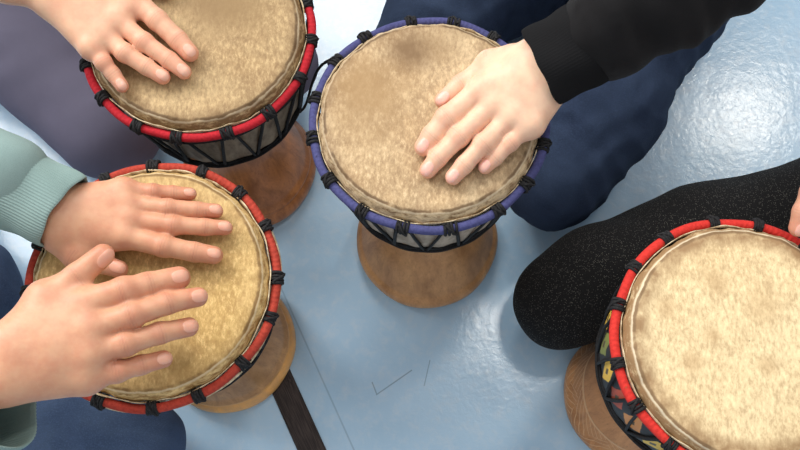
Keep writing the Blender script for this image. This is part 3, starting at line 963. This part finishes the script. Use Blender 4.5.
def build_person(label, skin, hands, pelvis, chest, face, hair, longhair, top_mat, top_name, trou_mat, legs, arms, rest=None, leg_amp=.003, leg_h=.005, shoulder=.16, legextra=None, top_amp=.004, top_extra=None, arm_r=(.056, .048, .040), leg_name='trousers'):
    pelvis = v3(pelvis); chest = v3(chest); face = v3(face)
    root = thing('person', label, 'person', (0, 0, 0))
    parts = []
    for hnd in hands: parts.append(hnd.mesh())
    if rest: parts.append(rest.mesh(.0016))
    f = face / np.linalg.norm(face)
    up = chest - pelvis; up /= np.linalg.norm(up)
    neck = chest + up * .10; headc = neck + up * .085 + f * .03
    head, (lo, hi) = head_parts(root, neck, headc, face + np.array([0, 0, -.45]), None, dict(eye=EYE, hair=hair), longhair)
    # trunk, thighs and hidden arms as one coarse body
    sd = np.cross(f, [0, 0, 1.0]); sd /= np.linalg.norm(sd)
    ch = [([pelvis, chest], [.085, .082]), ([chest + sd * shoulder * .7 + up * .03, chest - sd * shoulder * .7 + up * .03], [.035, .035]), ([chest, neck], [.05, .042])]
    for i, a in enumerate(arms):
        pts = [v3(q) for q in a]
        if i < len(hands): pts[2] = hands[i].fore[0] if len(hands[i].fore) == 1 else pts[2]
        ch.append((pts, [.036, .028, .022][:len(a)]))
    for l in legs: ch.append(([v3(q) for q in l[0]], [r_ * .72 for r_ in l[1]]))
    fl = []; P = []
    for c in ch: fl += segs(*c); P += list(c[0])
    P = np.array([v3(q) for q in P])
    lo = np.minimum(lo, P.min(0) - .12); hi = np.maximum(hi, P.max(0) + .12)
    def fn(p):
        d = head(p)
        for g in fl: d = smin(d, g(p), .02)
        return d
    V, Q = nets(fn, lo, hi, .006, .01); parts.append((V, Q))
    V, Q, A = join_body(parts)
    mesh_obj('body', V, Q, skin, root, attrs=A)
    # top
    ch = [([pelvis + up * .02, chest], [.112, .112]), ([chest + sd * shoulder * .75 + up * .03, chest - sd * shoulder * .75 + up * .03], [.058, .058])]
    for a in arms:
        R = list(arm_r)[:len(a)]; ch.append((a, R))
    cloth_body(top_name, ch, .0045, top_mat, root, .035, top_amp, 24, seed=pelvis[0] * 9, extra=top_extra)
    # trousers
    ch = [([pelvis + sd * .05, pelvis - sd * .05], [.115, .115])] + [l for l in legs]
    cloth_body(leg_name, ch, leg_h, trou_mat, root, .035, leg_amp, 22, seed=pelvis[1] * 7 + 1, clipz=.001, extra=legextra)
    return root

MAUVE = cloth_mat('mauve_grey_cotton', lin((116, 112, 132)), lin((102, 98, 116)), 1400, 1, .85, .2, bumpd=.0004)
TEAL = cloth_mat('sage_teal_jersey', lin((140, 162, 159)), lin((114, 138, 136)), 1300, 2, .92, .45)
BLACKF = cloth_mat('black_fleece', lin((22, 21, 23)), lin((12, 12, 13)), 1300, 3, .93, .3, sheen=.05)
CREAM = cloth_mat('cream_cotton', lin((196, 190, 178)), lin((170, 164, 152)), 1300, 4)
DEN_B = denim_mat('mid_blue_denim', lin((80, 98, 126)), lin((60, 76, 104)), 2)
DEN_C = denim_mat('dark_blue_denim', lin((58, 72, 96)), lin((40, 51, 72)), 5)
t = NT('glitter_black_knit'); v = t.obj()
vo = t.n('ShaderNodeTexVoronoi'); t.l(v, vo.inputs['Vector']); vo.inputs['Scale'].default_value = 780
fl = t.math('MULTIPLY', t.mr(vo.outputs[0], .30, .18), t.math('GREATER_THAN', t.sep(vo.outputs[1])[0], .6))
nz = t.noise(v, 900, 2, .7); t.bump(nz, .6, .0008)
c = t.mix(t.mr(nz, .5, .7, 0, .5), lin((11, 11, 12)), lin((28, 27, 28)))
c = t.mix(fl, c, lin((120, 116, 108)))
GLIT = t.fin(c, t.mr(fl, 0, 1, .9, .35), .3, Metallic=t.math('MULTIPLY', fl, .5))

# A
build_person('person at the upper left in mauve grey trousers, bare right hand on a red-ringed drum', SK_A, [handA],
    (-.56, .98, .16), (-.47, .86, .46), (.45, -.75, 0), HB, True, CREAM, 'shirt', MAUVE,
    [([(-.66, .94, .13), U(-30, -8, .11), U(45, 58, .085), U(108, 128, .072)], [.100, .088, .076, .066]),
     ([U(108, 128, .060), U(0, 40, .05), (-.62, .80, .05)], [.052, .046, .044]),
     ([(-.44, .98, .13), (-.30, .80, .12), (-.146, .540, .120)], [.095, .074, .046])],
    [[(-.60, .86, .49), (-.62, .74, .44), tuple(U(-140, -88, z0 + .08))],
     [(-.33, .90, .49), (-.24, .85, .36), (-.25, .80, .26)]],
    leg_amp=.0022, rest=rest_hand((-.235, .745, .222), (.30, -.75, -.40), (.1, -.2, 1), True, [(-.245, .79, .250)], .95))
# C
def foldsC(p): return (.0024 * np.abs(np.sin(p[:, 0] * 55 + p[:, 1] * 80 + 2.5 * wob(p, 16))) + .0012 * wob(p, 75, 2)) * np.clip(p[:, 2] / .03, 0, 1)
_sa = U(588, 42, z0 + .060); _sb = U(700, -25, z0 + .09); _sd = (_sb - _sa) / np.linalg.norm(_sb - _sa)
def foldsS(p):
    a = (p - _sa) @ _sd
    return (.0028 * np.sin(a * 105 + 2.2 * wob(p, 22) + 18 * p[:, 0]) + .0012 * np.sin(a * 230 + 3 * wob(p, 30))) * np.clip(a / .015, 0, 1) - .0022 * np.exp(-((a - .002) / .0022) ** 2)
rc = build_person('person in dark jeans and black sweatshirt with left hand on the blue-ringed drum', SK_C, [handC],
    (.27, 1.00, .16), (.27, .87, .47), (-.1, -1, 0), HD, False, BLACKF, 'sweatshirt', DEN_C,
    [([(.34, .97, .14), U(668, -12, .12), U(600, 105, .10), U(552, 180, .082)], [.105, .082, .074, .064]),
     ([U(560, 178, .05), U(640, 60, .05), (.42, .85, .05)], [.050, .046, .042]),
     ([(.20, .97, .14), U(478, -40, .12), U(438, 22, .095), U(418, 50, .08)], [.105, .078, .068, .060]),
     ([U(430, 30, .055), U(500, 0, .055), U(600, -40, .05)], [.052, .050, .045])],
    [[(.41, .84, .51), tuple(U(785, -100, z0 + .125)), tuple(U(612, 30, z0 + .066))],
     [(.13, .86, .50), (.05, .86, .38), (.06, .84, .26)]],
    rest=rest_hand((.075, .775, .222), (.25, -.85, -.38), (0, -.2, 1), False, [(.062, .83, .252)], 1.0), leg_amp=.0032, leg_h=.0035, legextra=foldsC, top_amp=.0045, arm_r=(.066, .060, .0455), top_extra=foldsS)
# B
def foldsB(p): return .0012 * np.sin(p[:, 0] * 90 - p[:, 1] * 60 + 3 * wob(p, 12)) * (p[:, 2] > .03)
rb_ = build_person('person in sage teal sweater and blue jeans with both hands over one drum', SK_B, [handBL, handBR],
    (-.90, .13, .16), (-.80, .13, .46), (1, 0, 0), HB, False, TEAL, 'sweater', DEN_B,
    [([(-.88, .23, .13), (-.74, .34, .11), (-.64, .36, .08)], [.105, .085, .062]),
     ([(-.64, .36, .065), (-.54, .26, .065), U(-45, 290, .07), U(-80, 350, .06)], [.055, .058, .058, .045]),
     ([(-.88, .03, .13), (-.62, -.03, .11), U(70, 450, .095), U(128, 446, .085)], [.105, .086, .074, .064]),
     ([U(120, 455, .055), (-.50, -.06, .05), (-.66, .08, .045)], [.050, .046, .040])],
    [[(-.76, .27, .50), (-.66, .33, .45), tuple(U(2, 178, z0 + .040))],
     [(-.76, .00, .50), (-.66, .0, .45), tuple(U(-58, 420, zb + .004))]],
    leg_amp=.0022, leg_h=.004, legextra=foldsB)
# D
build_person('person at the right in glittery black leggings with a fingertip on the pale-headed drum', SK_D, [handD],
    (.93, .24, .16), (.84, .22, .46), (-1, .0, 0), HD, True, BLACKF, 'jumper', GLIT,
    [([(.90, .32, .13), U(860, 214, .115), U(700, 246, .090), U(600, 281, .084), U(561, 301, .080)], [.105, .082, .068, .059, .0580]),
     ([U(600, 258, .045), U(650, 250, .05), (.54, .34, .05), (.68, .35, .05)], [.040, .042, .044, .042]),
     ([(.90, .14, .13), (.72, -.02, .11), (.56, -.12, .085)], [.105, .084, .062])],
    [[(.79, .34, .50), (.70, .42, .47), tuple(U(930, 26, z0 + .075))],
     [(.79, .09, .50), (.72, .02, .38), (.72, .0, .26)]],
    rest=rest_hand((.655, -.03, .222), (-.85, -.30, -.38), (0, 0, 1), True, [(.71, -.005, .252)], .95), leg_amp=.0015, leg_h=.004)

# cuffs
def cuff_on(hnd, name, mat, parent, a, b, rl, rv, **kw):
    return cuff(name, a, b, rl, rv, hnd.lat, mat, parent, **kw)
RIBT = cloth_mat('teal_rib_knit', lin((142, 165, 161)), lin((116, 140, 138)), 1200, 8, .92, .4)
RIBB = cloth_mat('black_rib_knit', lin((21, 21, 23)), lin((12, 12, 13)), 1200, 9, .93, .3)
cuff_on(handBL, 'cuff', RIBT, rb_, U(4, 180, z0 + .040), U(64, 212, z0 + .027), .0345, .0290, taper=1.08)
cuff_on(handBR, 'cuff', RIBT, rb_, U(-62, 424, zb - .010), U(4, 398, zb + .012), .0400, .0360, taper=1.05)
cuff_on(handC, 'cuff', RIBB, rc, U(590, 41, z0 + .060), U(542, 68, z0 + .040), .0365, .0300, taper=1.04, ribamp=.0001)

# ------------------------------------------------------------------ light
w = bpy.data.worlds.new('room_light'); SC.world = w; w.use_nodes = True
nt = w.node_tree; nt.nodes.clear()
wo = nt.nodes.new('ShaderNodeOutputWorld'); bg = nt.nodes.new('ShaderNodeBackground')
bg.inputs[0].default_value = (.93, .96, 1.0, 1); bg.inputs[1].default_value = .60
nt.links.new(bg.outputs[0], wo.inputs[0])

def area(name, loc, target, sx, sy, power, col):
    L = bpy.data.lights.new(name, 'AREA'); L.shape = 'RECTANGLE'; L.size = sx; L.size_y = sy; L.energy = power; L.color = col
    o = bpy.data.objects.new(name, L); COL.objects.link(o); o.location = loc
    d = Vector(target) - Vector(loc); o.rotation_euler = d.to_track_quat('-Z', 'Y').to_euler()
    return o
def mirror_to(px, py, z):
    p = U(px, py, 0); d = p - CAMP; d[2] = -d[2]; return p + d * (z / d[2])
l1 = mirror_to(745, 115, 2.6); l2 = mirror_to(330, 20, 2.6)
area('ceiling_lamp', l1, (l1[0], l1[1], 0), .20, .20, 11, (1, .95, .86))
area('ceiling_lamp', l2, (l2[0], l2[1], 0), 1.2, .6, 38, (1, .97, .92))
l3 = mirror_to(520, 300, 2.6)
area('ceiling_lamp', l3, (l3[0], l3[1], 0), .25, .25, 9, (1, .96, .9))
area('window_light', (-1.6, 1.6, 2.0), (0, .25, .3), 1.6, 1.2, 62, (1, .97, .93))
print('lamps', l1, l2, l3)

vs = SC.view_settings
vs.view_transform = 'Standard'; vs.look = 'None'; vs.gamma = 1.0; vs.exposure = 0.14
vs.use_curve_mapping = False
